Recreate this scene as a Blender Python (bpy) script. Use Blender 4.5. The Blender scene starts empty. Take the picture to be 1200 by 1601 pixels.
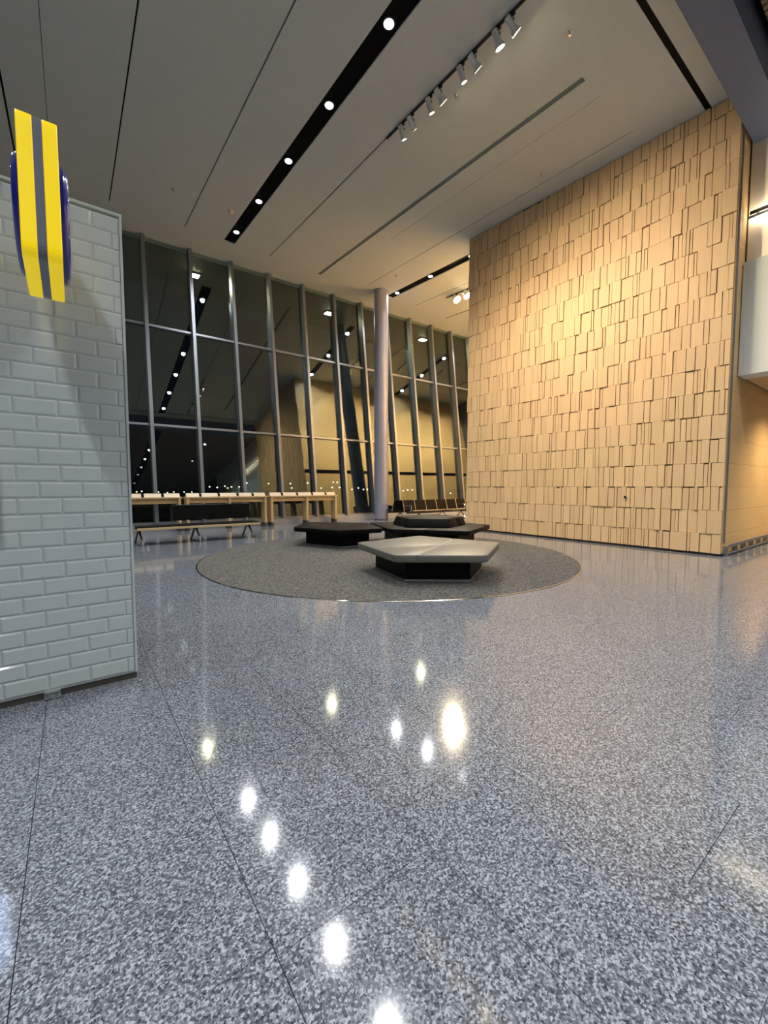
import bpy, bmesh, math, random
from mathutils import Vector, Matrix

# ------------------------------------------------------------------ camera, world, exposure
# room axes: +y runs towards the window wall, +x runs along it, camera stands at x=0, y=0
H = 1.4
F_PX, HORIZON, VP_X = 650.0, 761.0, 115.0
PITCH = math.atan((800.5 - HORIZON) / F_PX)
YAW = math.atan((600 - VP_X) / math.hypot(F_PX, 800.5 - HORIZON))
scene = bpy.context.scene
col = scene.collection
cam_data = bpy.data.cameras.new('camera')
cam_data.sensor_fit = 'HORIZONTAL'
cam_data.sensor_width = 36.0
cam_data.lens = F_PX / 1200.0 * 36.0
cam_data.clip_end = 1000
cam = bpy.data.objects.new('camera', cam_data)
col.objects.link(cam)
cam.location = (0, 0, H)
cam.rotation_euler = (math.pi / 2 - PITCH, 0, -YAW)
scene.camera = cam

world = bpy.data.worlds.new('night_sky')
scene.world = world
world.use_nodes = True
wb = world.node_tree.nodes['Background']
wb.inputs[0].default_value = (0.010, 0.013, 0.020, 1)
wb.inputs[1].default_value = 0.25

vs = scene.view_settings
vs.view_transform = 'Standard'
vs.look = 'None'
vs.gamma = 1.0
vs.use_curve_mapping = False
vs.exposure = 0.0

# lamp strengths (watts)
P_SLOT = 430.0       # cool downlights in the ceiling slots
P_REAR = 620.0       # cool downlights of the hall behind the camera
P_TRACK = 400.0      # warm track spotlights on the panelled wall
P_PASSAGE = 4000.0   # warm spotlights of the passage behind the panelled block
P_EAVE = 200.0       # floodlights outside under the eave
P_CORRIDOR = 700.0   # warm downlights of the corridor
COOL = (0.93, 0.97, 1.0)
WARM = (1.0, 0.80, 0.54)

rnd = random.Random(11)

# ------------------------------------------------------------------ material helpers
MATS = {}

def srgb(r, g, b):
    def f(c):
        c /= 255.0
        return c / 12.92 if c <= 0.04045 else ((c + 0.055) / 1.055) ** 2.4
    return (f(r), f(g), f(b), 1.0)

def new_mat(name):
    m = bpy.data.materials.new(name)
    m.use_nodes = True
    nt = m.node_tree
    b = nt.nodes['Principled BSDF']
    MATS[name] = m
    return m, nt, b

def simple(name, color, rough=0.5, metal=0.0, coat=0.0, noise=0.0, scale=30.0, bump=0.0, spec=0.5, stretch=(1, 1, 1)):
    m, nt, b = new_mat(name)
    b.inputs['Base Color'].default_value = color
    b.inputs['Roughness'].default_value = rough
    b.inputs['Metallic'].default_value = metal
    b.inputs['Specular IOR Level'].default_value = spec
    if coat:
        b.inputs['Coat Weight'].default_value = coat
        b.inputs['Coat Roughness'].default_value = 0.08
    if noise or bump:
        g = nt.nodes.new('ShaderNodeNewGeometry')
        mp = nt.nodes.new('ShaderNodeMapping')
        mp.inputs['Scale'].default_value = stretch
        nt.links.new(g.outputs['Position'], mp.inputs['Vector'])
        n = nt.nodes.new('ShaderNodeTexNoise')
        n.inputs['Scale'].default_value = scale
        n.inputs['Detail'].default_value = 4
        nt.links.new(mp.outputs[0], n.inputs['Vector'])
        if noise:
            mix = nt.nodes.new('ShaderNodeMix')
            mix.data_type = 'RGBA'
            mix.inputs[6].default_value = [c * (1 - noise) for c in color[:3]] + [1]
            mix.inputs[7].default_value = [min(1, c * (1 + noise)) for c in color[:3]] + [1]
            nt.links.new(n.outputs['Fac'], mix.inputs[0])
            nt.links.new(mix.outputs[2], b.inputs['Base Color'])
        if bump:
            bp = nt.nodes.new('ShaderNodeBump')
            bp.inputs['Strength'].default_value = bump
            bp.inputs['Distance'].default_value = 0.004
            nt.links.new(n.outputs['Fac'], bp.inputs['Height'])
            nt.links.new(bp.outputs[0], b.inputs['Normal'])
    return m

def emit(name, color, strength):
    m = bpy.data.materials.new(name)
    m.use_nodes = True
    nt = m.node_tree
    for n in list(nt.nodes):
        nt.nodes.remove(n)
    e = nt.nodes.new('ShaderNodeEmission')
    e.inputs[0].default_value = (*color[:3], 1)
    e.inputs[1].default_value = strength
    o = nt.nodes.new('ShaderNodeOutputMaterial')
    nt.links.new(e.outputs[0], o.inputs[0])
    MATS[name] = m
    return m

simple('ceiling_paint', srgb(194, 199, 196), 0.75, noise=0.05, scale=3, bump=0.10)
simple('black_slot', srgb(6, 6, 9), 0.55, spec=0.08)
simple('groove_grey', srgb(105, 116, 116), 0.8)
simple('beam_paint', srgb(94, 102, 126), 0.6, noise=0.04, scale=5)
simple('slat_brown', srgb(120, 98, 72), 0.6, noise=0.15, scale=8, stretch=(8, .5, 8))
simple('dark_void', srgb(12, 12, 14), 0.9, spec=0.1)
simple('aluminium', srgb(150, 154, 160), 0.38, metal=0.75, noise=0.05, scale=20)
simple('column_paint', srgb(150, 156, 178), 0.34, metal=0.15)
simple('chrome', srgb(215, 216, 218), 0.14, metal=1.0)
simple('spot_metal', srgb(228, 225, 215), 0.32, metal=0.3)
simple('black_metal', srgb(26, 26, 28), 0.4, metal=0.3)
simple('black_leather', srgb(13, 12, 12), 0.5, noise=0.2, scale=60, bump=0.15, spec=0.12)
simple('piping', srgb(156, 150, 138), 0.5)
simple('base_black', srgb(9, 9, 10), 0.5, spec=0.12)
simple('grey_leather', srgb(104, 100, 92), 0.45, noise=0.06, scale=40, bump=0.12)
simple('counter_wood', srgb(206, 180, 132), 0.45, noise=0.10, scale=10, stretch=(1, 1, 12))
simple('counter_board', srgb(232, 214, 186), 0.4, noise=0.04, scale=14)
simple('plinth_steel', srgb(104, 100, 92), 0.35, metal=0.7)
simple('curb_stone', srgb(170, 172, 174), 0.4, noise=0.06, scale=30)
simple('wall_paint', srgb(120, 120, 122), 0.7, noise=0.05, scale=2)
simple('tile_glaze', srgb(188, 195, 195), 0.08, noise=0.03, scale=6, coat=0.3)
simple('grout', srgb(176, 183, 183), 0.8, noise=0.05, scale=60)
simple('sign_yellow', srgb(248, 214, 6), 0.3)
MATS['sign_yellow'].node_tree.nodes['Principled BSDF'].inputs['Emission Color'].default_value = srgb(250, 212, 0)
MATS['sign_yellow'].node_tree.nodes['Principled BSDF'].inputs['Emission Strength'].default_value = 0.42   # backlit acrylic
simple('sign_grey', srgb(104, 108, 120), 0.3)
simple('sign_blue', srgb(30, 40, 150), 0.12, coat=0.6)
simple('side_board', srgb(214, 178, 124), 0.5, noise=0.10, scale=4, stretch=(.6, 1, 7))
simple('core_brown', srgb(78, 56, 36), 0.8)
simple('bulkhead_grey', srgb(222, 226, 222), 0.5, noise=0.03, scale=3)
simple('brass_panel', srgb(232, 222, 202), 0.40, metal=0.4, noise=0.05, scale=4)
simple('asphalt', srgb(30, 32, 34), 0.8, noise=0.3, scale=2)
simple('eave_dark', srgb(18, 19, 22), 0.7)
simple('trim_dark', srgb(44, 42, 40), 0.4, metal=0.4)
emit('lamp_cool', (0.95, 0.98, 1.0), 5.5)
emit('lamp_warm', (1.0, 0.80, 0.50), 60.0)
emit('lamp_flood', (1.0, 0.86, 0.55), 120.0)
emit('strip_light', (1.0, 0.90, 0.72), 60.0)
emit('screen_blue', (0.55, 0.70, 1.0), 6.0)
emit('apron_white', (1.0, 0.95, 0.85), 6.0)
emit('apron_yellow', (1.0, 0.78, 0.30), 6.0)

def floor_material():
    m, nt, b = new_mat('granite_floor')
    L = nt.links
    g = nt.nodes.new('ShaderNodeNewGeometry')
    v = nt.nodes.new('ShaderNodeTexVoronoi')
    v.inputs['Scale'].default_value = 150
    n1 = nt.nodes.new('ShaderNodeTexNoise')
    n1.inputs['Scale'].default_value = 85
    n1.inputs['Detail'].default_value = 5
    n1.inputs['Roughness'].default_value = 0.65
    L.new(g.outputs['Position'], v.inputs['Vector'])
    L.new(g.outputs['Position'], n1.inputs['Vector'])
    sep = nt.nodes.new('ShaderNodeSeparateColor')
    L.new(v.outputs['Color'], sep.inputs[0])
    add = nt.nodes.new('ShaderNodeMath')
    add.operation = 'MULTIPLY_ADD'
    add.inputs[1].default_value = 0.55
    L.new(sep.outputs[0], add.inputs[0])
    mul = nt.nodes.new('ShaderNodeMath')
    mul.operation = 'MULTIPLY'
    mul.inputs[1].default_value = 0.9
    L.new(n1.outputs['Fac'], mul.inputs[0])
    L.new(mul.outputs[0], add.inputs[2])
    r = nt.nodes.new('ShaderNodeValToRGB')
    e = r.color_ramp.elements
    e[0].position = 0.38
    e[0].color = srgb(50, 53, 58)
    e[1].position = 1.0
    e[1].color = srgb(172, 176, 184)
    k = e.new(0.56); k.color = srgb(86, 89, 96)
    k = e.new(0.74); k.color = srgb(112, 116, 123)
    k = e.new(0.86); k.color = srgb(142, 146, 154)
    L.new(add.outputs[0], r.inputs[0])
    n2 = nt.nodes.new('ShaderNodeTexNoise')
    n2.inputs['Scale'].default_value = 0.7
    L.new(g.outputs['Position'], n2.inputs['Vector'])
    mr = nt.nodes.new('ShaderNodeMapRange')
    mr.inputs[3].default_value = 0.92
    mr.inputs[4].default_value = 1.08
    L.new(n2.outputs['Fac'], mr.inputs[0])
    mx = nt.nodes.new('ShaderNodeMix')
    mx.data_type = 'RGBA'
    mx.blend_type = 'MULTIPLY'
    mx.inputs[0].default_value = 1
    L.new(r.outputs[0], mx.inputs[6])
    L.new(mr.outputs[0], mx.inputs[7])
    L.new(mx.outputs[2], b.inputs['Base Color'])
    b.inputs['Roughness'].default_value = 0.085
    b.inputs['Specular IOR Level'].default_value = 0.6
floor_material()

def carpet_material():
    m, nt, b = new_mat('carpet_pile')
    L = nt.links
    g = nt.nodes.new('ShaderNodeNewGeometry')
    v = nt.nodes.new('ShaderNodeTexVoronoi')
    v.inputs['Scale'].default_value = 55
    L.new(g.outputs['Position'], v.inputs['Vector'])
    sep = nt.nodes.new('ShaderNodeSeparateColor')
    L.new(v.outputs['Color'], sep.inputs[0])
    r = nt.nodes.new('ShaderNodeValToRGB')
    r.color_ramp.elements[0].color = srgb(64, 62, 60)
    r.color_ramp.elements[1].color = srgb(120, 116, 110)
    L.new(sep.outputs[0], r.inputs[0])
    L.new(r.outputs[0], b.inputs['Base Color'])
    b.inputs['Roughness'].default_value = 0.95
    b.inputs['Specular IOR Level'].default_value = 0.1
    bp = nt.nodes.new('ShaderNodeBump')
    bp.inputs['Strength'].default_value = 0.5
    bp.inputs['Distance'].default_value = 0.005
    L.new(v.outputs['Distance'], bp.inputs['Height'])
    L.new(bp.outputs[0], b.inputs['Normal'])
carpet_material()

def panel_material():
    m, nt, b = new_mat('wall_panel')
    L = nt.links
    at = nt.nodes.new('ShaderNodeAttribute')
    at.attribute_name = 'tone'
    g = nt.nodes.new('ShaderNodeNewGeometry')
    mp = nt.nodes.new('ShaderNodeMapping')
    mp.inputs['Scale'].default_value = (30, 30, 1.2)
    L.new(g.outputs['Position'], mp.inputs['Vector'])
    n = nt.nodes.new('ShaderNodeTexNoise')
    n.inputs['Scale'].default_value = 1.6
    n.inputs['Detail'].default_value = 5
    L.new(mp.outputs[0], n.inputs['Vector'])
    mix = nt.nodes.new('ShaderNodeMix')
    mix.data_type = 'RGBA'
    mix.inputs[6].default_value = srgb(200, 168, 125)
    mix.inputs[7].default_value = srgb(221, 191, 150)
    L.new(n.outputs['Fac'], mix.inputs[0])
    mu = nt.nodes.new('ShaderNodeMix')
    mu.data_type = 'RGBA'
    mu.blend_type = 'MULTIPLY'
    mu.inputs[0].default_value = 1
    L.new(mix.outputs[2], mu.inputs[6])
    L.new(at.outputs['Fac'], mu.inputs[7])
    L.new(mu.outputs[2], b.inputs['Base Color'])
    b.inputs['Roughness'].default_value = 0.6
panel_material()

R0 = 0.105
def glass_material():
    m = bpy.data.materials.new('window_glass')
    m.use_nodes = True
    nt = m.node_tree
    for n in list(nt.nodes):
        nt.nodes.remove(n)
    tr = nt.nodes.new('ShaderNodeBsdfTransparent')
    tr.inputs[0].default_value = (0.86, 0.92, 0.89, 1)
    gl = nt.nodes.new('ShaderNodeBsdfGlossy')
    gl.inputs['Roughness'].default_value = 0.0
    gl.inputs[0].default_value = (0.92, 1.0, 0.96, 1)
    # Schlick reflectance of a coated pane, the same for rays entering and leaving it
    ge = nt.nodes.new('ShaderNodeNewGeometry')
    dt = nt.nodes.new('ShaderNodeVectorMath')
    dt.operation = 'DOT_PRODUCT'
    nt.links.new(ge.outputs['Normal'], dt.inputs[0])
    nt.links.new(ge.outputs['Incoming'], dt.inputs[1])
    def mth(op, a, b):
        n = nt.nodes.new('ShaderNodeMath')
        n.operation = op
        for i, q in enumerate((a, b)):
            if q is None: continue
            if isinstance(q, float): n.inputs[i].default_value = q
            else: nt.links.new(q, n.inputs[i])
        return n.outputs[0]
    c = mth('SUBTRACT', 1.0, mth('ABSOLUTE', dt.outputs['Value'], None))
    fac = mth('ADD', mth('MULTIPLY', mth('POWER', c, 5.0), 1.0 - R0), R0)
    mx = nt.nodes.new('ShaderNodeMixShader')
    o = nt.nodes.new('ShaderNodeOutputMaterial')
    nt.links.new(fac, mx.inputs[0])
    nt.links.new(tr.outputs[0], mx.inputs[1])
    nt.links.new(gl.outputs[0], mx.inputs[2])
    nt.links.new(mx.outputs[0], o.inputs[0])
    MATS['window_glass'] = m
glass_material()

# ------------------------------------------------------------------ geometry helpers
class MB:
    def __init__(self):
        self.v = []
        self.f = []
    def hexa(self, p):
        """8 corners: bottom ring 0-3 ccw from above, top ring 4-7."""
        b = len(self.v)
        self.v += [tuple(q) for q in p]
        for f in ((0, 3, 2, 1), (4, 5, 6, 7), (0, 1, 5, 4), (1, 2, 6, 5), (2, 3, 7, 6), (3, 0, 4, 7)):
            self.f.append(tuple(b + i for i in f))
        return self
    def box(self, x0, x1, y0, y1, z0, z1):
        return self.hexa([(x0, y0, z0), (x1, y0, z0), (x1, y1, z0), (x0, y1, z0),
                          (x0, y0, z1), (x1, y0, z1), (x1, y1, z1), (x0, y1, z1)])
    def prism(self, pts, z0, z1, top=None):
        n = len(pts)
        b = len(self.v)
        top = top or pts
        self.v += [(p[0], p[1], z0) for p in pts] + [(p[0], p[1], z1) for p in top]
        self.f.append(tuple(b + i for i in range(n - 1, -1, -1)))
        self.f.append(tuple(b + n + i for i in range(n)))
        for i in range(n):
            j = (i + 1) % n
            self.f.append((b + i, b + j, b + n + j, b + n + i))
        return self
    def tube(self, a, c, r, r2=None, seg=12):
        a, c = Vector(a), Vector(c)
        r2 = r if r2 is None else r2
        d = (c - a).normalized()
        u = d.cross(Vector((0, 0, 1)))
        if u.length < 1e-4:
            u = d.cross(Vector((1, 0, 0)))
        u.normalize()
        w = d.cross(u)
        b = len(self.v)
        for q, rr in ((a, r), (c, r2)):
            for i in range(seg):
                t = 2 * math.pi * i / seg
                self.v.append(tuple(q + u * math.cos(t) * rr + w * math.sin(t) * rr))
        self.f.append(tuple(b + i for i in range(seg - 1, -1, -1)))
        self.f.append(tuple(b + seg + i for i in range(seg)))
        for i in range(seg):
            j = (i + 1) % seg
            self.f.append((b + i, b + j, b + seg + j, b + seg + i))
        return self
    def path(self, pts, r, seg=10):
        for a, c in zip(pts, pts[1:]):
            self.tube(a, c, r, seg=seg)
        return self
    def lathe(self, prof, seg=32):
        """profile of (radius, z) around the z axis."""
        b = len(self.v)
        for r, z in prof:
            for i in range(seg):
                t = 2 * math.pi * i / seg
                self.v.append((r * math.cos(t), r * math.sin(t), z))
        for k in range(len(prof) - 1):
            for i in range(seg):
                j = (i + 1) % seg
                self.f.append((b + k * seg + i, b + k * seg + j, b + (k + 1) * seg + j, b + (k + 1) * seg + i))
        self.f.append(tuple(b + i for i in range(seg - 1, -1, -1)))
        self.f.append(tuple(b + (len(prof) - 1) * seg + i for i in range(seg)))
        return self
    def mesh(self, name, mat, smooth=False, bevel=0.0, segs=2):
        me = bpy.data.meshes.new(name)
        me.from_pydata(self.v, [], self.f)
        if bevel or smooth:
            bm = bmesh.new()
            bm.from_mesh(me)
            bmesh.ops.recalc_face_normals(bm, faces=bm.faces)
            if bevel:
                ed = [e for e in bm.edges if len(e.link_faces) == 2 and e.calc_face_angle(0) > 0.5]
                bmesh.ops.bevel(bm, geom=ed, offset=bevel, segments=segs, affect='EDGES', profile=0.5, clamp_overlap=True)
            bm.to_mesh(me)
            bm.free()
        if smooth:
            for p in me.polygons:
                p.use_smooth = True
            me.set_sharp_from_angle(angle=math.radians(40))
        me.materials.append(MATS[mat])
        me.update()
        return me
    def build(self, name, mat, parent=None, loc=None, **kw):
        return link(name, self.mesh(name, mat, **kw), parent, loc)

def link(name, me, parent=None, loc=None):
    o = bpy.data.objects.new(name, me)
    col.objects.link(o)
    if parent is not None:
        o.parent = parent
    if loc is not None:
        o.location = loc
    return o

def tag(o, label=None, cat=None, group=None, kind=None):
    if label: o['label'] = label
    if cat: o['category'] = cat
    if group: o['group'] = group
    if kind: o['kind'] = kind
    return o

def empty(name, loc=(0, 0, 0), rz=0.0):
    o = bpy.data.objects.new(name, None)
    o.empty_display_size = 0.1
    col.objects.link(o)
    o.location = loc
    o.rotation_euler = (0, 0, rz)
    return o

def copy_tree(o, parent=None):
    c = o.copy()
    col.objects.link(c)
    if parent is not None:
        c.parent = parent
    for ch in [x for x in bpy.data.objects if x.parent == o]:
        copy_tree(ch, c)
    return c

def lamp(name, kind, loc, power, color, parent=None, target=None, size=0.06, angle=100, blend=0.8, spec=0.001):
    d = bpy.data.lights.new(name, kind)
    d.energy = power
    d.color = color
    d.shadow_soft_size = size
    d.specular_factor = spec
    if kind == 'SPOT':
        d.spot_size = math.radians(angle)
        d.spot_blend = blend
    o = bpy.data.objects.new(name, d)
    col.objects.link(o)
    if parent is not None:
        o.parent = parent
    o.location = loc
    if target is not None:
        o.rotation_euler = (Vector(target) - Vector(loc)).to_track_quat('-Z', 'Y').to_euler()
    return o

def ceil_z(y):
    return 8.68 + 0.058 * y

def clip(poly, p, n):
    """part of a convex polygon on the side of the line where (q-p).n >= 0"""
    out = []
    for i in range(len(poly)):
        a, b = poly[i], poly[(i + 1) % len(poly)]
        da = (a[0] - p[0]) * n[0] + (a[1] - p[1]) * n[1]
        db = (b[0] - p[0]) * n[0] + (b[1] - p[1]) * n[1]
        if da >= 0:
            out.append(a)
        if da * db < 0:
            t = da / (da - db)
            out.append((a[0] + (b[0] - a[0]) * t, a[1] + (b[1] - a[1]) * t))
    return out

def split(poly, a, b, gap):
    d = Vector((b[0] - a[0], b[1] - a[1])).normalized()
    n = (-d.y, d.x)
    m = (d.y, -d.x)
    return (clip(poly, (a[0] + n[0] * gap / 2, a[1] + n[1] * gap / 2), n),
            clip(poly, (a[0] + m[0] * gap / 2, a[1] + m[1] * gap / 2), m))

def rounded(poly, r, seg=4):
    """convex polygon with rounded corners"""
    out = []
    n = len(poly)
    for i in range(n):
        p, a, b = Vector(poly[i]), Vector(poly[i - 1]), Vector(poly[(i + 1) % n])
        u, w = (a - p).normalized(), (b - p).normalized()
        s, e = p + u * r, p + w * r
        for k in range(seg + 1):
            t = k / seg
            q = s * (1 - t) ** 2 + p * 2 * t * (1 - t) + e * t ** 2
            out.append((q.x, q.y))
    return out

def inset(poly, d):
    c = Vector((sum(p[0] for p in poly) / len(poly), sum(p[1] for p in poly) / len(poly)))
    n = len(poly)
    ccw = sum(poly[i][0] * poly[(i + 1) % n][1] - poly[(i + 1) % n][0] * poly[i][1] for i in range(n)) > 0
    out = []
    for i in range(n):
        p, a, b = Vector(poly[i]), Vector(poly[i - 1]), Vector(poly[(i + 1) % n])
        e1, e2 = (p - a).normalized(), (b - p).normalized()
        n1, n2 = Vector((-e1.y, e1.x)), Vector((-e2.y, e2.x))
        if not ccw:
            n1, n2 = -n1, -n2
        bis = (n1 + n2)
        bis = bis / max(0.2, bis.dot(n1))
        q = p + bis * d
        out.append((q.x, q.y))
    return out

# ------------------------------------------------------------------ the setting: floor
floor = tag(MB().box(-12, 24, -20, 15.2, -0.20, -0.012).build('floor', 'grout'), kind='structure')
TW, TL, GAP = 0.626, 1.15, 0.003
offs = {0: 1.12, 1: 1.37, 2: 1.62, 3: 1.16}
tiles = []
k = -19
while -0.19 + k * TW < 24:
    x0 = -0.19 + k * TW
    oy = offs.get(k - 1, (k * 0.37) % TL)
    j = math.floor((-20 - oy) / TL)
    while oy + j * TL < 14.9:
        y0 = max(-20, oy + j * TL)
        y1 = min(14.95, oy + (j + 1) * TL)
        if y1 > y0 + 0.02:
            tiles.append((x0, min(24, x0 + TW), y0, y1))
        j += 1
    k += 1

def tile_rank(t):
    x, y = (t[0] + t[1]) / 2, (t[2] + t[3]) / 2
    fwd = x * math.sin(YAW) + y * math.cos(YAW)
    side = x * math.cos(YAW) - y * math.sin(YAW)
    vis = fwd > 0.9 and abs(side) < fwd * 0.95 + 0.4 and not (y > 3.9 and x < 0.3 + (y - 3.45) * 0.1)
    return (0 if vis else 1, x * x + y * y)
tiles.sort(key=tile_rank)
rest = MB()
shared = {}
for i, (x0, x1, y0, y1) in enumerate(tiles):
    if i < 290:
        key = (round(x1 - x0, 3), round(y1 - y0, 3))
        if key not in shared:
            shared[key] = MB().box(GAP / 2, key[0] - GAP / 2, GAP / 2, key[1] - GAP / 2, -0.012, 0).mesh('tile', 'granite_floor')
        link('tile', shared[key], floor, (x0, y0, 0))
    else:
        rest.box(x0 + GAP / 2, x1 - GAP / 2, y0 + GAP / 2, y1 - GAP / 2, -0.012, 0)
tag(rest.build('far_tiles', 'granite_floor', floor), kind='stuff')

# ------------------------------------------------------------------ ceiling of long sloped panels with grooves between them
ceiling = MB()
ceiling.hexa([(-12, 1.9, ceil_z(1.9) + .22), (24, 1.9, ceil_z(1.9) + .22), (24, 16.6, ceil_z(16.6) + .22), (-12, 16.6, ceil_z(16.6) + .22),
              (-12, 1.9, ceil_z(1.9) + .4), (24, 1.9, ceil_z(1.9) + .4), (24, 16.6, ceil_z(16.6) + .4), (-12, 16.6, ceil_z(16.6) + .4)])
ceiling = tag(ceiling.build('ceiling', 'dark_void'), kind='structure')

def ceil_piece(name, x0, x1, y0, y1, mat='ceiling_paint', lift=0.0, thick=0.2, parent=None):
    p = []
    for dz in (lift, thick):
        p += [(x0, y0, ceil_z(y0) + dz), (x1, y0, ceil_z(y0) + dz), (x1, y1, ceil_z(y1) + dz), (x0, y1, ceil_z(y1) + dz)]
    return MB().hexa(p).build(name, mat, parent or ceiling)

YA, YB = 3.19, 14.6
# (x centre, width, start y, end y, lining material, lining lift)
grooves = [(-8.9, .36, YA, YB, 'black_slot', .03), (-6.0, .03, YA, YB, 'dark_void', .06), (-4.2, .04, YA, YB, 'dark_void', .06),
           (-2.25, .36, YA, YB, 'black_slot', .03), (-0.85, .04, YA, YB, 'dark_void', .05), (-0.17, .010, YA, YB, 'dark_void', .03),
           (1.11, .028, YA, YB, 'dark_void', .04), (3.08, .028, YA, YB, 'groove_grey', .03), (4.45, .36, YA, YB, 'black_slot', .03),
           (5.85, .035, YA, YB, 'groove_grey', .04), (7.84, .12, 4.34, YB + .1, 'groove_grey', .018), (8.43, .008, 4.3, 11.0, 'groove_grey', .01),
           (9.78, .018, 4.3, YB - .3, 'dark_void', .04), (11.17, .32, 9.4, YB, 'black_slot', .03), (12.62, .03, 9.4, YB, 'dark_void', .05),
           (14.74, .08, 9.4, YB + .2, 'dark_void', .05), (17.85, .34, 9.4, YB, 'black_slot', .03), (20.2, .03, 9.4, YB, 'dark_void', .05)]
slots = []
x = -12.0
for gx, gw, g0, g1, gm, gl in grooves:
    xs = YA if gx < 10.4 else 9.3
    if x < 10.3 and gx > 10.3:
        ceil_piece('panel', x, 10.36, YA, YB + .2)
        x = 10.36
        ceil_piece('panel', x, gx - gw / 2, 9.3, YB + .2)
    else:
        ceil_piece('panel', x, gx - gw / 2, xs, YB + .2)
    if g0 > xs + 0.15:
        ceil_piece('panel', gx - gw / 2, gx + gw / 2, xs, g0)
    if g1 < YB + .2:
        ceil_piece('panel', gx - gw / 2, gx + gw / 2, g1, YB + .2)
    s = ceil_piece('groove_lining', gx - gw / 2, gx + gw / 2, g0, g1, gm, gl)
    if gm == 'black_slot':
        slots.append((gx, g0, g1))
    x = gx + gw / 2
ceil_piece('panel', x, 24, 9.3, YB + .2)
ceil_piece('panel', -12, 24, YB + .2, 16.4)
ceil_piece('edge_panel', -12, 10.40, 2.56, 3.09)
ceil_piece('groove_lining', -12, 10.34, 3.09, YA, 'black_slot', .012)

# small sprinkler and detector heads on the ceiling
for px, py, w in [(2.44, 12.8, 'near the windows above the long bench'), (6.86, 4.06, 'by the dark cross groove'), (9.41, 6.23, 'close to the panelled wall'),
                  (10.09, 12.81, 'beside the short light slot'), (6.25, 6.05, 'right beside the track spotlights')]:
    o = MB().lathe([(.035, 0), (.035, -.012), (.014, -.02), (.014, -.045), (.022, -.05), (.022, -.056)], 14).build('sprinkler_head', 'chrome', smooth=True)
    o.location = (px, py, ceil_z(py))
    tag(o, 'small chrome sprinkler head on the grey ceiling ' + w, 'sprinkler', 'sprinkler heads on the ceiling')
o = empty('smoke_detector', (3.97, 12.8, ceil_z(12.8)))
MB().lathe([(.075, 0), (.075, -.03), (.06, -.06), (.03, -.075)], 24).build('housing', 'counter_board', o, smooth=True)
MB().lathe([(.085, .0), (.085, -.012)], 24).build('mounting_plate', 'bulkhead_grey', o)
tag(o, 'small white detector on the ceiling beside the long black light slot', 'detector')

# dropped beam and slatted ceiling behind it
tag(MB().box(-12, 24, 2.06, 2.54, 8.10, 9.2).build('trim_1', 'beam_paint'), kind='structure')
rear_c = tag(MB().box(-12, 24, -20, 2.0, 8.55, 8.8).build('ceiling_rear', 'dark_void'), kind='structure')
sl = MB()
x = -11.9
while x < 23.9:
    if not (4.2 < x < 4.7 or -2.5 < x < -2.0 or 10.9 < x < 11.4 or 17.6 < x < 18.1):
        sl.box(x, x + .085, -20, 1.93, 8.44, 8.55)
    x += .12
tag(sl.build('slats', 'slat_brown', rear_c), kind='stuff')

# outer walls out of the frame
tag(MB().box(-12.2, -12, -20, 16.4, -.2, 10).build('wall_left', 'wall_paint'), kind='structure')
tag(MB().box(24, 24.2, -20, 16.4, -.2, 10).build('wall_far_right', 'wall_paint'), kind='structure')
tag(MB().box(-12.2, 24.2, -20.2, -20, -.2, 10).build('wall_back', 'wall_paint'), kind='structure')

# ------------------------------------------------------------------ leaning window wall
LEAN, YG = 0.118, 14.97
def yw(z): return YG + LEAN * z
def lean_box(x0, x1, d0, d1, z0, z1):
    return MB().hexa([(x0, yw(z0) + d0, z0), (x1, yw(z0) + d0, z0), (x1, yw(z0) + d1, z0), (x0, yw(z0) + d1, z0),
                      (x0, yw(z1) + d0, z1), (x1, yw(z1) + d0, z1), (x1, yw(z1) + d1, z1), (x0, yw(z1) + d1, z1)])
win = tag(empty('window_1', (0, 0, 0)), kind='structure')
ZB, ZT = 0.20, ceil_z(16.1) - 0.005
levels = [ZB, 3.40, 6.66, ZT]
mx = [2.08 + 1.418 * k for k in range(-4, 16) if 2.08 + 1.418 * k < 23.8]
me = lean_box(-.05, .05, -.22, .06, ZB, ZT).mesh('mullion', 'aluminium')
for q in mx:
    link('mullion', me, win, (q, 0, 0))
for q in mx[:-1]:
    for z in levels[1:3]:
        lean_box(q + .045, q + 1.418 - .045, -.09, .05, z - .035, z + .035).build('transom', 'aluminium', win)
    lean_box(q + .045, q + 1.418 - .045, -.09, .05, ZB, ZB + .07).build('bottom_rail', 'aluminium', win)
    for z0, z1 in zip(levels, levels[1:]):
        a = z0 + (.07 if z0 == ZB else .035)
        b = z1 - (.0 if z1 == ZT else .035)
        lean_box(q + .045, q + 1.418 - .045, -.008, .008, a, b).build('pane', 'window_glass', win)
tag(MB().box(-12, 24, 14.78, 15.25, -.15, .20).build('baseboard_window', 'curb_stone'), kind='structure')
tag(MB().box(-12, mx[0] - .05, 15.0, 15.1, .2, 10).build('wall_window_left', 'dark_void'), kind='structure')

# outside: apron, eave, lamps
tag(MB().box(-300, 500, 15.6, 600, -5.2, -5).build('ground', 'asphalt'), kind='structure')
tag(MB().hexa([(-12, 16.45, 9.75), (24, 16.45, 9.75), (24, 21, 10.15), (-12, 21, 10.15),
               (-12, 16.45, 10.3), (24, 16.45, 10.3), (24, 21, 10.5), (-12, 21, 10.5)]).build('roof_eave', 'eave_dark'), kind='structure')

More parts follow.
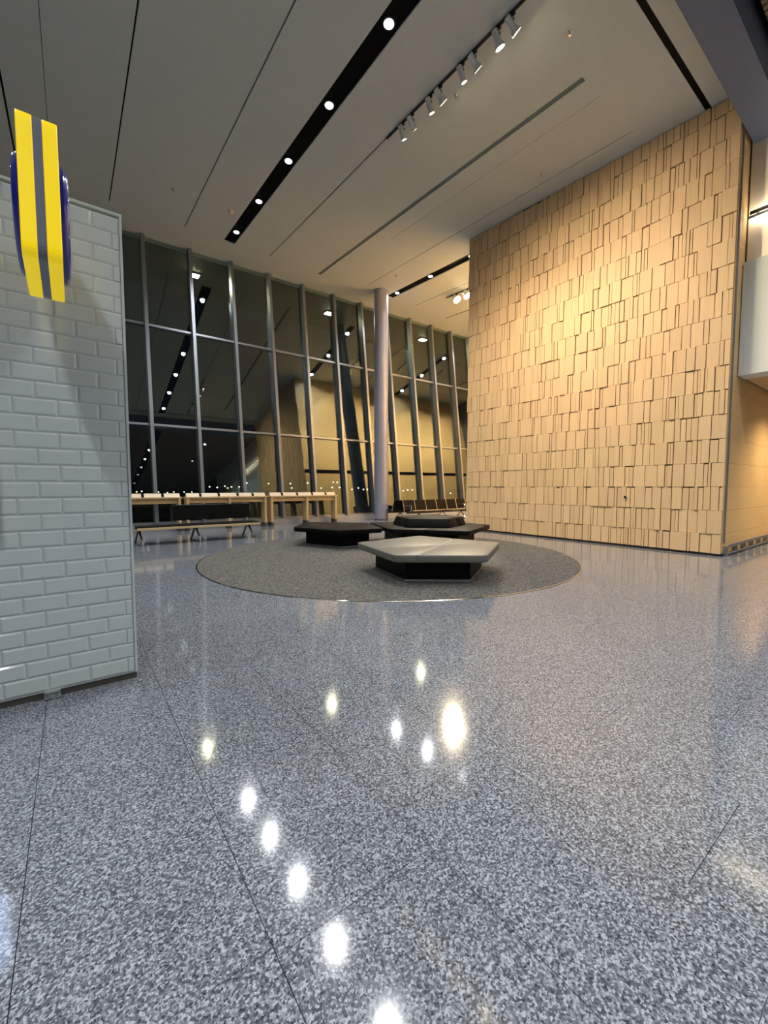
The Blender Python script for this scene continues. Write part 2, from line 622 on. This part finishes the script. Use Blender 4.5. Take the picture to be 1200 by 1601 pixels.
# ------------------------------------------------------------------ panelled block (right)
XW, Y0, Y1 = 10.35, 2.60, 9.35
block = MB().hexa([(XW + .075, Y0 + .03, 0), (23.9, Y0 + .03, 0), (23.9, Y1 - .03, 0), (XW + .075, Y1 - .03, 0),
                   (XW + .075, Y0 + .03, ceil_z(Y0) + .1), (23.9, Y0 + .03, ceil_z(Y0) + .1), (23.9, Y1 - .03, ceil_z(Y1) + .1), (XW + .075, Y1 - .03, ceil_z(Y1) + .1)])
block = tag(block.build('wall_right', 'core_brown'), kind='structure')
CUTS = (3.49, 5.43)
rows = [(0.05, 0.445)]
while rows[-1][1] < 9.2:
    rows.append((rows[-1][1], rows[-1][1] + 0.4785))
pieces = []
for ri, (z0, z1) in enumerate(rows):
    y = Y0
    while y < Y1 - 1e-6:
        w = rnd.choice([.05, .06, .07, .09, .10, .12, .14, .16, .18, .2, .22, .25])
        y2 = y + w
        if Y1 - y2 < .05:
            y2 = Y1
        g = 0.009
        for c in CUTS:
            if z0 < 2.6 and y < c < y2:
                y2 = c
            if abs(y2 - c) < .06 and z0 < 2.6:
                y2 = c
        y2 = min(y2, Y1)
        d = rnd.choice([0, .005, .010, .016, .022, .030])
        top = z1 - ((rnd.choice([.005, .005, .024]) if w < .15 else .005))
        bot = z0 + rnd.choice([0, 0, .004])
        ga = g + (.008 if any(abs(y - c) < 1e-6 for c in CUTS) and z0 < 2.6 else 0)
        tz0, tz1 = min(top, ceil_z(y) - .012), min(top, ceil_z(y2) - .012)
        if tz0 > bot + .03:
            pieces.append((y + ga, y2 - g * .4, bot, tz0, tz1, d, rnd.uniform(.93, 1.05)))
        y = y2
def panel_verts(p):
    y0, y1, b, t0, t1, d, tone = p
    xa, xb = XW - d, XW + .08
    return [(xa, y0, b), (xb, y0, b), (xb, y1, b), (xa, y1, b), (xa, y0, t0), (xb, y0, t0), (xb, y1, t1), (xa, y1, t1)]
def add_tone(me, tones):
    a = me.attributes.new('tone', 'FLOAT', 'FACE')
    a.data.foreach_set('value', tones)
def panel_area(p):
    yc, zc = (p[0] + p[1]) / 2, (p[2] + p[3]) / 2
    dd = XW * XW + yc * yc + (zc - H) ** 2
    return -(p[1] - p[0]) * (p[3] - p[2]) / dd
pieces.sort(key=panel_area)
far, tones = MB(), []
for i, p in enumerate(pieces):
    if i < 295:
        me = MB().hexa(panel_verts(p)).mesh('panel', 'wall_panel')
        add_tone(me, [p[6]] * 6)
        link('panel', me, block)
    else:
        far.hexa(panel_verts(p))
        tones += [p[6]] * 6
me = far.mesh('narrow_panels', 'wall_panel')
add_tone(me, tones)
tag(link('narrow_panels', me, block), kind='stuff')
MB().box(XW - .004, XW + .08, Y0, Y1, 0, .045).build('skirting', 'trim_dark', block)
o = MB().lathe([(.03, 0), (.03, .01), (.018, .014), (.018, .03)], 16).build('key_switch', 'trim_dark', block, smooth=True)
o.rotation_euler = (0, -math.pi / 2, 0)
o.location = (XW - .05, 4.42, 1.16)
# smooth boards on the corridor side and on the window side
for z0, z1 in rows:
    for a, b in ((XW + .01, 13.4), (13.4, 16.4), (16.4, 20), (20, 23.9)):
        t = min(z1, ceil_z(Y0) - .01) - .004
        if t > z0 + .03:
            MB().box(a + .003, b - .003, Y0 - .0, Y0 + .05, z0, t).build('board', 'side_board', block)
        t = min(z1, ceil_z(Y1) - .01) - .004
        if t > z0 + .03:
            MB().box(a + .003, b - .003, Y1 - .05, Y1, z0, t).build('board', 'side_board', block)
MB().box(XW + .01, 23.9, Y1 - .04, Y1 + .02, 3.60, 3.78).build('dark_band', 'black_slot', block)
# steel bumper rail along the corridor side
rail = empty('bumper_rail', (10.45, Y0 - .08, 0))
MB().box(0, 13.4, -.025, .0, .19, .25).build('top_rail', 'aluminium', rail, bevel=.006)
MB().box(0, 13.4, -.02, .0, .05, .08).build('bottom_rail', 'aluminium', rail, bevel=.006)
me = MB().box(-.014, .014, -.005, .078, .0, .20).mesh('post', 'aluminium')
for i in range(22):
    link('post', me, rail, (.03 + i * .62, 0, 0))
tag(rail, 'low steel bumper rail on posts along the foot of the smooth wooden wall', 'rail')

# bulkhead above the corridor opening
bh = tag(MB().box(10.82, 11.3, -12, 2.585, 3.63, 5.84).build('trim_2', 'bulkhead_grey'), kind='structure')
gp = tag(MB().box(10.98, 11.3, -12, 2.585, 5.845, 8.55).build('wall_bulkhead', 'trim_dark'), kind='structure')
for i in range(8):
    b = 2.57 - i * 1.6
    for z0, z1 in ((5.86, 6.70), (6.76, 8.5)):
        MB().box(10.94, 10.99, b - 1.59, b, z0, z1).build('brass_panel', 'brass_panel', gp)
MB().box(10.95, 10.99, -10, 2.57, 6.703, 6.757).build('joint_channel', 'trim_dark', gp)
strip = empty('light_rail', (10.80, 2.52, 6.73))
MB().box(-.02, .0, -5.5, 0, -.03, .03).build('cover', 'trim_dark', strip)
MB().box(.001, .016, -5.5, 0, -.02, .02).build('diffuser', 'strip_light', strip)
for q in (-.1, -1.9, -3.7, -5.4):
    MB().box(.016, .128, q - .015, q + .015, -.012, .012).build('arm', 'trim_dark', strip)
tag(strip, 'dark rail with a thin glowing light along the brass panels above the corridor', 'light')
MB().box(XW + .08, XW + .11, Y0 - .03, Y0 + .01, .26, 8.1).build('corner_strip', 'aluminium', block)

# corridor warm downlights (out of sight under the bulkhead)
cc = tag(MB().box(11.31, 23.9, -12, 2.55, 3.63, 3.75).build('ceiling_corridor', 'side_board'), kind='structure')
for i in range(3):
    o = empty('corridor_downlight', (13.2 + i * 3.0, 1.2, 3.63))
    MB().lathe([(.09, 0), (.09, -.01), (.07, -.012)], 20).build('rim', 'trim_dark', o)
    MB().lathe([(.065, -.013), (.065, -.016)], 20).build('lens', 'lamp_warm', o)
    lamp('light', 'SPOT', (0, 0, -.03), P_CORRIDOR, WARM, o, (0, 0, -1), angle=140)
    tag(o, 'round warm downlight in the corridor ceiling under the grey bulkhead', 'downlight', 'corridor downlights')

# ------------------------------------------------------------------ round steel column by the windows
colm = empty('round_column', (10.5, 14.3, 0))
MB().lathe([(.295, 0.0), (.295, ceil_z(14.0) - .004)], 48).build('shaft', 'column_paint', colm, smooth=True)
MB().lathe([(.305, 0), (.305, .03), (.296, .035)], 48).build('base_ring', 'plinth_steel', colm, smooth=True)
tag(colm, 'tall round grey column standing from floor to ceiling before the windows', 'column')

# ------------------------------------------------------------------ lamps in the ceiling slots
def downlight(x, y, z, power, label, group, tilt=(0, 0, -1)):
    o = empty('downlight', (x, y, z))
    rm = MB().lathe([(.115, .0), (.115, -.02), (.10, -.022)], 24).build('rim', 'black_metal', o)
    MB().lathe([(.085, -.0225), (.08, -.03), (.05, -.036)], 24).build('lens', 'lamp_cool', rm, smooth=True)
    lamp('light', 'SPOT', (0, 0, -.06), power, COOL, o, (0, 0, -1), size=.08, angle=150, blend=1.0)
    return tag(o, label, 'downlight', group)
ORD = ['nearest', 'second from', 'third from', 'fourth from', 'fifth from', 'sixth from', 'seventh from', 'farthest from']
for i in range(6):
    y = 13.84 - 2 * i
    downlight(4.45, y, ceil_z(y) + .03, P_SLOT, 'bright white downlight in the long black ceiling slot, ' + ORD[i] + ' the windows', 'downlights in the long slot')
    downlight(-2.25, y, ceil_z(y) + .03, P_SLOT, 'white downlight in the black ceiling slot above the tiled kiosk', 'downlights above the kiosk')
for y, w in ((14.07, 'next to the round column'), (12.04, 'midway between column and panelled wall'), (10.02, 'at the edge of the panelled wall')):
    downlight(11.17, y, ceil_z(y) + .03, P_SLOT, 'white downlight in the short black slot, ' + w, 'downlights in the short slot')
    downlight(17.85, y, ceil_z(y) + .03, P_SLOT, 'white downlight in the slot behind the panelled block', 'downlights behind the block')
for y in (-.9, -2.9, -5.2, -7.6, -10, -13):
    for x in (-2.25, 4.45, 7.8):  # the rightmost row is added to brighten the grey bulkhead and the floor there
        if x > 7 and y < -6: continue
        downlight(x, y, 8.5, P_REAR, 'white downlight between the brown slats of the rear hall ceiling', 'rear hall downlights')

# ------------------------------------------------------------------ track spotlights
def track(x, y0, y1):
    """a rail let into a ceiling groove, with its clips"""
    d = []
    for dz in (-.035, .01):
        d += [(x - .018, y0, ceil_z(y0) + dz), (x + .018, y0, ceil_z(y0) + dz), (x + .018, y1, ceil_z(y1) + dz), (x - .018, y1, ceil_z(y1) + dz)]
    t = MB().hexa(d).build('lighting_track', 'black_metal', ceiling)
    for f in (.03, .5, .97):
        q = y0 + f * (y1 - y0)
        MB().box(x - .026, x + .026, q - .03, q + .03, ceil_z(q) - .03, ceil_z(q) + .0).build('clip', 'black_metal', t)
track(5.85, 3.4, 7.75)
track(13.0, 10.6, 13.0)

def spotlight(x, y, target, power, flared, label, group, lensmat='lamp_warm', angle=62, L=.27, color=WARM, k=1.0, spec=.03):
    """cylindrical head hanging from a stem, aimed at target"""
    zt = ceil_z(y) - .035
    o = empty('spotlight', (x, y, zt))
    MB().box(-.022, .022, -.06, .06, -.035, .0).build('adapter', 'black_metal', o, bevel=.004)
    MB().tube((0, 0, -.035), (0, 0, -.10), .011).build('stem', 'black_metal', o)
    piv = Vector((.0, 0, -.15))
    d = (Vector(target) - (Vector((x, y, zt)) + piv)).normalized()
    q = d.to_track_quat('Z', 'Y')
    yoke = MB().path([(-.062, 0, .0), (-.062, 0, .05), (.062, 0, .05), (.062, 0, 0)], .006, 8).build('yoke', 'black_metal', o)
    yoke.location = piv
    yoke.rotation_euler = (0, 0, math.atan2(d.y, d.x) + math.pi / 2)
    prof = [(.040, -L * .45), (.050, -L * .42), (.052, L * .1), (.052, L * .42), (.055, L * .5), (.049, L * .5), (.047, L * .40)]
    if flared:
        prof = [(.040, -L * .45), (.050, -L * .42), (.052, L * .1), (.054, L * .2), (.082, L * .38), (.084, L * .5), (.078, L * .5), (.060, L * .36)]
    prof = [(a * k, b) for a, b in prof]
    h = MB().lathe(prof, 24).build('head', 'spot_metal', o, smooth=True)
    h.location = piv
    h.rotation_euler = q.to_euler()
    r = (.044 if not flared else .06) * k
    MB().lathe([(r, L * .39 + .012), (r * .98, L * .39 + .018)], 20).build('lens', lensmat, h)
    pos = piv + d * (L * .5 + .03)
    lamp('light', 'SPOT', pos, power, color, o, pos + d, size=.05, angle=angle, blend=.9, spec=spec)
    return tag(o, label, 'spotlight', group)
sp = [(4.47, 1), (4.75, 1), (5.25, 1), (5.54, 0), (6.10, 1), (6.38, 0), (6.92, 0), (7.23, 0)]
aim = [(3.3, 5.0), (4.2, 1.8), (4.6, 5.2), (5.2, 1.6), (5.6, 5.0), (6.6, 1.6), (7.3, 4.8), (8.2, 2.0)]
for i, ((y, fl), (ty, tz)) in enumerate(zip(sp, aim)):
    spotlight(5.86, y, (XW, ty, tz), P_TRACK * (.78 if tz > 4 else 1.3), fl,
              ('silver spotlight with a flared rim on the ceiling track, ' if fl else 'plain cylindrical silver spotlight on the ceiling track, ') + ORD[7 - i] + ' the windows',
              'flared track spotlights' if fl else 'plain track spotlights', angle=88)
spotlight(13.0, 12.46, (12.6, Y1, 5.2), P_PASSAGE, 1, 'glaring warm spotlight at the end of its track in the passage behind the panelled block', None, 'lamp_flood', 100, k=2.0, spec=.6)
spotlight(13.0, 11.9, (13.8, Y1, 5.5), P_PASSAGE, 1, 'warm spotlight second from the track end in the passage behind the panelled block', None, 'lamp_flood', 100, k=2.0, spec=.6)
spotlight(13.0, 11.3, (12.2, Y1, 5.0), P_PASSAGE * .5, 0, 'slim warm spotlight third from the track end in the passage behind the panelled block', None, 'lamp_warm', 75)
for i, x in enumerate((15.9, 18.8, 21.6)):
    track(x, 11.8, 13.0)
    for y in (12.3, 12.8):
        spotlight(x, y, (x + (.8 if y > 12.5 else -.8), Y1, 5.0), P_PASSAGE * .8, 1, 'warm spotlight hidden behind the panelled block', 'hidden passage spotlights', 'lamp_warm', 80)

# floodlights outside under the eave
for i, x in enumerate((-2.0, 4.15, 10.3, 16.4)):
    o = empty('eave_floodlight', (x, 18.3, 9.93))
    MB().box(-.22, .22, -.17, .17, -.10, 0).build('housing', 'black_metal', o, bevel=.01)
    MB().box(-.19, .19, -.14, .14, -.116, -.101).build('lens', 'lamp_flood', o)
    MB().tube((0, 0, 0), (0, 0, .06), .03).build('stem', 'black_metal', o)
    lamp('light', 'SPOT', (0, 0, -.14), P_EAVE, (1, .86, .6), o, (0, -.4, -1), size=.1, angle=140)
    tag(o, 'glaring floodlight outside the glass under the dark roof eave', 'floodlight', 'eave floodlights')

# distant apron lamps
lamps = [(214, 770, 150, 1), (222, 769, 150, 0), (248, 770, 170, 0), (262, 771, 170, 0), (272, 770, 160, 1), (288, 770, 170, 0), (300, 770, 180, 0),
         (328, 762, 150, 0), (340, 763, 150, 0), (352, 761, 160, 0), (356, 764, 150, 1), (362, 762, 150, 0), (374, 762, 160, 0), (384, 760, 150, 0),
         (386, 756, 150, 0), (420, 757, 150, 1), (454, 757, 150, 0), (456, 764, 140, 0), (481, 756, 150, 0), (502, 764, 150, 0), (519, 763, 150, 0),
         (521, 755, 160, 0), (527, 755, 160, 0), (531, 763, 150, 0), (550, 766, 140, 1), (560, 764, 150, 0), (568, 766, 150, 0), (574, 766, 150, 0),
         (630, 768, 150, 0), (637, 767, 150, 0), (644, 767, 150, 0), (704, 772, 150, 0)]
sy, cy = math.sin(YAW), math.cos(YAW)
heads = {}
for px, py, dist, yel in lamps:
    u = (px - 600) / F_PX
    v = (HORIZON - py) / F_PX
    X = dist * (sy + u * cy)
    Y = dist * (cy - u * sy)
    Z = H + dist * v
    o = empty('apron_lamp', (X, Y, -5))
    MB().tube((0, 0, 0), (0, 0, Z + 5), .10, .07, 8).build('mast', 'black_metal', o)
    if yel not in heads:
        heads[yel] = MB().lathe([(.08, -.2), (.2, -.1), (.23, 0), (.2, .1), (.08, .2)], 10).mesh('lamp_head', 'apron_yellow' if yel else 'apron_white')
    link('lamp_head', heads[yel], o, (0, 0, Z + 5 + .2))
    tag(o, 'tiny yellow lamp on a mast far out in the night' if yel else 'tiny white lamp on a mast far out in the night', 'lamp post',
        'distant yellow lamps' if yel else 'distant white lamps')

# ------------------------------------------------------------------ tiled kiosk (left)
KX, KY, KZ = 0.325, 3.45, 3.245
kiosk = empty('tiled_kiosk', (KX, KY, 0))
MB().box(-4.2, -.012, .012, 1.3, .05, KZ - .005).build('body', 'grout', kiosk)
MB().box(-4.2, -.0, .03, 1.3, 0, .055).build('plinth', 'plinth_steel', kiosk)
MB().box(-4.2, .004, -.004, 1.305, KZ - .006, KZ + .012).build('top_cap', 'tile_glaze', kiosk)
MB().box(-.012, .003, -.004, 1.3, .055, KZ - .006).build('corner_edge', 'tile_glaze', kiosk)
TH, TWD = 0.1055, 0.2225
tm = {}
def bevel_tile(w, h):
    key = (round(w, 3), round(h, 3))
    if key not in tm:
        b, d = .013, .006
        g = .0006
        if w < .05: b = .006
        m = MB()
        o_ = [(g, 0, g), (w - g, 0, g), (w - g, 0, h - g), (g, 0, h - g)]
        i_ = [(g, -.004, g), (w - g, -.004, g), (w - g, -.004, h - g), (g, -.004, h - g)]
        t_ = [(g + b, -.004 - d, g + b), (w - g - b, -.004 - d, g + b), (w - g - b, -.004 - d, h - g - b), (g + b, -.004 - d, h - g - b)]
        m.v = o_ + i_ + t_
        for k0 in (0, 4):
            for i in range(4):
                j = (i + 1) % 4
                m.f.append((k0 + i, k0 + j, k0 + 4 + j, k0 + 4 + i))
        m.f.append((8, 9, 10, 11))
        m.f.append((3, 2, 1, 0))
        tm[key] = m.mesh('tile', 'tile_glaze')
    return tm[key]
nrow = int((KZ - .06) / TH)
tl = []
for r in range(nrow + 1):
    z0 = .06 + r * TH
    h = min(TH, KZ - .008 - z0)
    if h < .03: continue
    off = -.012 - (.155 if r % 2 else .045)
    xs = [-.012, off]
    while xs[-1] > -4.15:
        xs.append(xs[-1] - TWD)
    for a, b in zip(xs[1:], xs):
        tl.append((a, b - a, z0, h))
tl.sort(key=lambda t: -(t[0] + t[1] / 2))
cut = MB()
for i, (a, w, z0, h) in enumerate(tl):
    if i < 295:
        link('tile', bevel_tile(w, h), kiosk, (a, .012, z0))
    else:
        me = bevel_tile(w, h)
        b0 = len(cut.v)
        cut.v += [(v.co.x + a, v.co.y + .012, v.co.z + z0) for v in me.vertices]
        cut.f += [tuple(b0 + q for q in p.vertices) for p in me.polygons]
tag(cut.build('far_tiles', 'tile_glaze', kiosk), kind='stuff')
MB().box(-.53, -.44, -.02, .035, .004, .05).build('floor_outlet', 'chrome', kiosk, bevel=.006)
tag(kiosk, 'kiosk with a glossy wall of pale grey subway tiles', 'kiosk')

scr = empty('menu_screen', (KX - .70, KY - .012, 1.1))
fr_ = MB().box(-1.3, .0, -.05, .0, 0, .58).build('frame', 'counter_wood', scr, bevel=.004)
MB().box(-1.26, -.045, -.053, -.0505, .05, .53).build('display', 'screen_blue', fr_)
tag(scr, 'wood framed lit display mounted on the tiled kiosk wall', 'screen')

# hanging blade sign
sign = empty('blade_sign', (-.075, 2.92, 2.4))
prof = rounded([(-.42, .045), (.0, .0), (.40, .20), (.40, .56), (.0, .70), (-.42, .667)], .05, 5)
def extr(poly, x0, x1, name, mat, bev=.0):
    m = MB()
    n = len(poly)
    m.v = [(x0, p[0], p[1]) for p in poly] + [(x1, p[0], p[1]) for p in poly]
    m.f = [tuple(range(n)), tuple(range(2 * n - 1, n - 1, -1))]
    for i in range(n):
        j = (i + 1) % n
        m.f.append((i, n + i, n + j, j))
    return m.build(name, mat, sign, bevel=bev)
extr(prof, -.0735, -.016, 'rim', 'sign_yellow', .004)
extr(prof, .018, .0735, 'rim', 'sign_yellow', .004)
extr(inset(prof, .003), -.016, .018, 'stripe', 'sign_grey')
for s in (-1, 1):
    m = MB().lathe([(.275, .07), (.275, .088), (.262, .102), (.22, .108), (.05, .11)], 48)
    b = m.build('dome', 'sign_blue', sign, smooth=True)
    b.rotation_euler = (0, s * math.pi / 2, 0)
    b.location = (0, -.06, .365)
MB().tube((0, .39, .38), (0, .505, .38), .02).build('bracket', 'black_metal', sign)
MB().box(-.05, .05, .500, .512, .31, .45).build('wall_plate', 'black_metal', sign)
tag(sign, 'yellow and grey striped blade sign with glossy blue domed faces by the kiosk', 'sign')

# ------------------------------------------------------------------ round carpet
CX, CYC, CR = 5.23, 6.88, 3.66
carpet = empty('round_carpet', (CX, CYC, 0))
MB().lathe([(CR - .012, 0.0), (CR - .012, .006), (CR - .02, .009), (CR * .5, .009), (.02, .009)], 128).build('pile', 'carpet_pile', carpet)
m = MB()
seg = 128
for r, z in ((CR - .011, 0), (CR + .012, 0), (CR + .010, .006), (CR - .009, .009)):
    for i in range(seg):
        t = 2 * math.pi * i / seg
        m.v.append((r * math.cos(t), r * math.sin(t), z))
for k in range(4):
    for i in range(seg):
        j = (i + 1) % seg
        m.f.append((k * seg + i, k * seg + j, ((k + 1) % 4) * seg + j, ((k + 1) % 4) * seg + i))
m.build('edge_trim', 'chrome', carpet, smooth=True)
tag(carpet, 'large round dark grey carpet with a thin metal rim set in the granite floor', 'carpet')

# ------------------------------------------------------------------ angular upholstered benches
def bench(name, poly, seams, ztop, thick, base_in, mat, label, gap=.022, bev=.016):
    c = (sum(p[0] for p in poly) / len(poly), sum(p[1] for p in poly) / len(poly))
    o = empty(name, (c[0], c[1], .009))
    P = [(p[0] - c[0], p[1] - c[1]) for p in poly]
    A = sum(P[i][0] * P[(i + 1) % len(P)][1] - P[(i + 1) % len(P)][0] * P[i][1] for i in range(len(P)))
    if A < 0:
        P.reverse()
    z1 = ztop - .009
    R = rounded(P, .09, 4)
    parts = [R]
    for kind, a, b in seams:
        a = (a[0] - c[0], a[1] - c[1])
        b = (b[0] - c[0], b[1] - c[1])
        new = []
        for k, q in enumerate(parts):
            if kind == 'all' or kind == k:
                new += [s for s in split(q, a, b, gap) if len(s) > 2]
            else:
                new.append(q)
        parts = new
    for q in parts:
        MB().prism(q, z1 - thick, z1).build('cushion', mat, o, smooth=True, bevel=bev, segs=3)
    MB().prism(inset(R, .03), z1 - thick - .006, z1 - .005).build('piping', 'piping' if mat == 'grey_leather' else mat, o)
    B = inset(P, base_in)
    bs = MB().prism(B, .035, z1 - thick - .006).build('base', 'base_black', o)
    MB().prism(inset(P, base_in - .012), 0, .035).build('kick_plate', 'aluminium', bs, bevel=.004)
    tag(o, label, 'bench')
    return o, c
gp_ = [(3.85, 5.96), (3.54, 4.52), (4.57, 3.73), (5.83, 4.50), (5.36, 6.06)]
bench('angular_bench', gp_, [('all', (3.78, 4.32), (5.58, 5.35)), (0, (3.60, 5.25), (4.60, 4.80)), (1, (3.60, 5.25), (4.60, 4.80))][:1] +
      [(0, (3.68, 5.24), (4.72, 4.86)), (2, (4.72, 4.86), (5.74, 4.70))],
      .45, .105, .27, 'grey_leather', 'five sided bench with a pale grey upholstered top on a black base')
lp = [(4.12, 9.13), (4.61, 7.86), (5.66, 7.64), (6.20, 9.06), (5.04, 10.23)]
bench('angular_bench', lp, [('all', (4.25, 8.5), (6.0, 9.3)), (0, (5.15, 8.9), (5.1, 10.3))], .45, .10, .27, 'black_leather',
      'five sided black leather bench with a flat top beside the one with the raised cushion')
rp = [(6.26, 9.06), (5.68, 7.40), (6.78, 6.03), (8.32, 6.72), (8.21, 8.79)]
bench('angular_bench', rp, [('all', (6.1, 6.75), (8.3, 7.9))], .45, .10, .34, 'black_leather',
      'wide black leather bench carrying a raised black centre cushion')
pp = [(6.50, 8.36), (6.19, 7.44), (6.95, 6.76), (7.88, 7.12), (7.90, 8.25)]
pc = (7.08, 7.6)
pouf = empty('centre_cushion', (pc[0], pc[1], .452))
P = [(a - pc[0], b - pc[1]) for a, b in pp]
for q in split(P, (6.33 - pc[0], 7.85 - pc[1]), (7.5 - pc[0], 6.97 - pc[1]), .05):
    T = inset(q, .07)
    MB().prism(q, 0, .205, T).build('cushion', 'black_leather', pouf, smooth=True, bevel=.022, segs=3)
MB().prism(inset(P, .10), 0, .17).build('core', 'base_black', pouf)
tag(pouf, 'raised black leather backrest cushion lying on the wide black bench', 'cushion')

# ------------------------------------------------------------------ long bench with backrest (left)
lb = empty('long_bench', (2.62, 11.55, 0))
W = 1.46
for a, b in ((-W, -.74), (-.735, -.005), (.0, .73), (.735, W)):
    MB().box(a, b, -.30, .22, .395, .45).build('seat_pad', 'black_leather', lb, bevel=.012)
MB().box(-W, W, -.32, .22, .37, .394).build('seat_rail', 'base_black', lb)
MB().box(-W - .005, W + .005, -.345, -.318, .365, .42).build('front_strip', 'counter_wood', lb, bevel=.004)
for a, b in ((-.60, .40), (.405, 1.40)):
    bk = MB().hexa([(a, .24, .53), (b, .24, .53), (b, .31, .53), (a, .31, .53), (a, .29, .92), (b, .29, .92), (b, .34, .92), (a, .34, .92)])
    bk.build('backrest', 'black_leather', lb, bevel=.012)
MB().box(-.60, 1.40, .285, .335, .921, .932).build('back_cap', 'aluminium', lb)
for q in (-.45, .0, .9, 1.3):
    MB().tube((q, .2, .40), (q, .285, .56), .016).build('back_support', 'chrome', lb)
for q in (-1.40, -.12, 1.24):
    fl = MB().tube((q, -.02, .375), (q + .03, -.27, .14), .024).build('leg', 'plinth_steel', lb)
    f = MB().tube((q + .03, -.27, .14), (q + .045, -.30, .0), .030, .026).build('foot_sleeve', 'chrome', fl)
    MB().tube((q, .04, .375), (q - .05, .33, .0), .024).build('leg', 'plinth_steel', lb)
    MB().box(q - .03, q + .03, -.26, .18, .345, .372).build('bearer', 'base_black', lb)
tag(lb, 'long black bench with a half length backrest and a pale wooden front strip', 'bench')

# ------------------------------------------------------------------ standing counters along the windows
def counter(x0, x1, legs, boards, label):
    Y = 14.30
    D = .40
    o = empty('standing_counter', (x0, Y, 0))
    w = x1 - x0
    MB().box(0, w, 0, D, 1.03, 1.075).build('top', 'counter_wood', o, bevel=.004)
    MB().box(.07, w - .07, .10, .13, .87, 1.03).build('apron', 'counter_wood', o)
    for q in legs:
        q -= x0
        lg = MB().box(q, q + .075, .01, D - .02, .13, 1.03).build('leg', 'counter_wood', o, bevel=.003)
        MB().box(q - .003, q + .078, .005, D - .02, .0, .13).build('leg_foot', 'plinth_steel', lg)
    cuts = [x0] + boards + [x1]
    for a, b in zip(cuts, cuts[1:]):
        a -= x0
        b -= x0
        MB().hexa([(a + .035, .10, 1.076), (b - .035, .10, 1.076), (b - .035, .30, 1.076), (a + .035, .30, 1.076),
                   (a + .035, .20, 1.19), (b - .035, .20, 1.19), (b - .035, .24, 1.19), (a + .035, .24, 1.19)]).build('sloped_board', 'counter_board', o, bevel=.003)
    for b in boards:
        b -= x0
        MB().box(b - .034, b + .034, .12, .28, 1.076, 1.17).build('clip', 'black_metal', o, bevel=.004)
    return tag(o, label, 'counter', None)
counter(1.18, 2.72, [1.20, 2.62], [1.66, 2.20], 'short pale wooden standing counter at the window, partly behind the tiled kiosk')
counter(2.84, 5.50, [2.86, 4.16, 5.40], [3.30, 3.88, 4.50, 5.02], 'pale wooden standing counter behind the long black bench')
counter(5.62, 8.36, [5.64, 7.02, 8.26], [6.10, 6.70, 7.32, 7.90], 'pale wooden standing counter next to the round grey column')

# ------------------------------------------------------------------ airport beam seating
def beam_seats(loc, rz, n, label):
    o = empty('beam_seating', loc, rz)
    p = .62
    MB().box(-.05, n * p + .05, -.03, .03, .30, .36).build('beam', 'black_metal', o)
    for i in range(n):
        a = i * p + .02
        b = (i + 1) * p - .02
        MB().hexa([(a, -.28, .41), (b, -.28, .41), (b, .2, .37), (a, .2, .37), (a, -.28, .455), (b, -.28, .455), (b, .2, .42), (a, .2, .42)]).build('seat', 'black_leather', o, bevel=.015)
        MB().hexa([(a, .2, .43), (b, .2, .43), (b, .25, .43), (a, .25, .43), (a, .32, .84), (b, .32, .84), (b, .365, .84), (a, .365, .84)]).build('backrest', 'black_leather', o, bevel=.015)
        MB().box(a, b, -.30, -.281, .425, .45).build('seat_edge', 'chrome', o)
    for i in range(n + 1):
        MB().path([(i * p, .20, .36), (i * p, .345, .85)], .013).build('side_frame', 'chrome', o)
        if i in (0, n - 1, n):
            MB().path([(i * p, .0, .36), (i * p, -.20, .42), (i * p, -.24, .60), (i * p, -.18, .64), (i * p, .24, .62)], .016).build('armrest', 'chrome', o)
    for q in (.6, n * p - .6):
        MB().path([(q, 0, .30), (q, -.28, .03)], .022).build('leg', 'chrome', o)
        MB().path([(q, 0, .30), (q, .28, .03)], .022).build('leg', 'chrome', o)
        MB().box(q - .03, q + .03, -.33, .33, 0, .03).build('foot', 'chrome', o)
    return tag(o, label, 'seating')
beam_seats((10.85, 12.95, 0), 0, 6, 'row of black airport seats on a steel beam facing the carpet')
beam_seats((10.55 + 6 * .62, 13.82, 0), math.pi, 6, 'row of black airport seats facing the windows, backed against the other row')
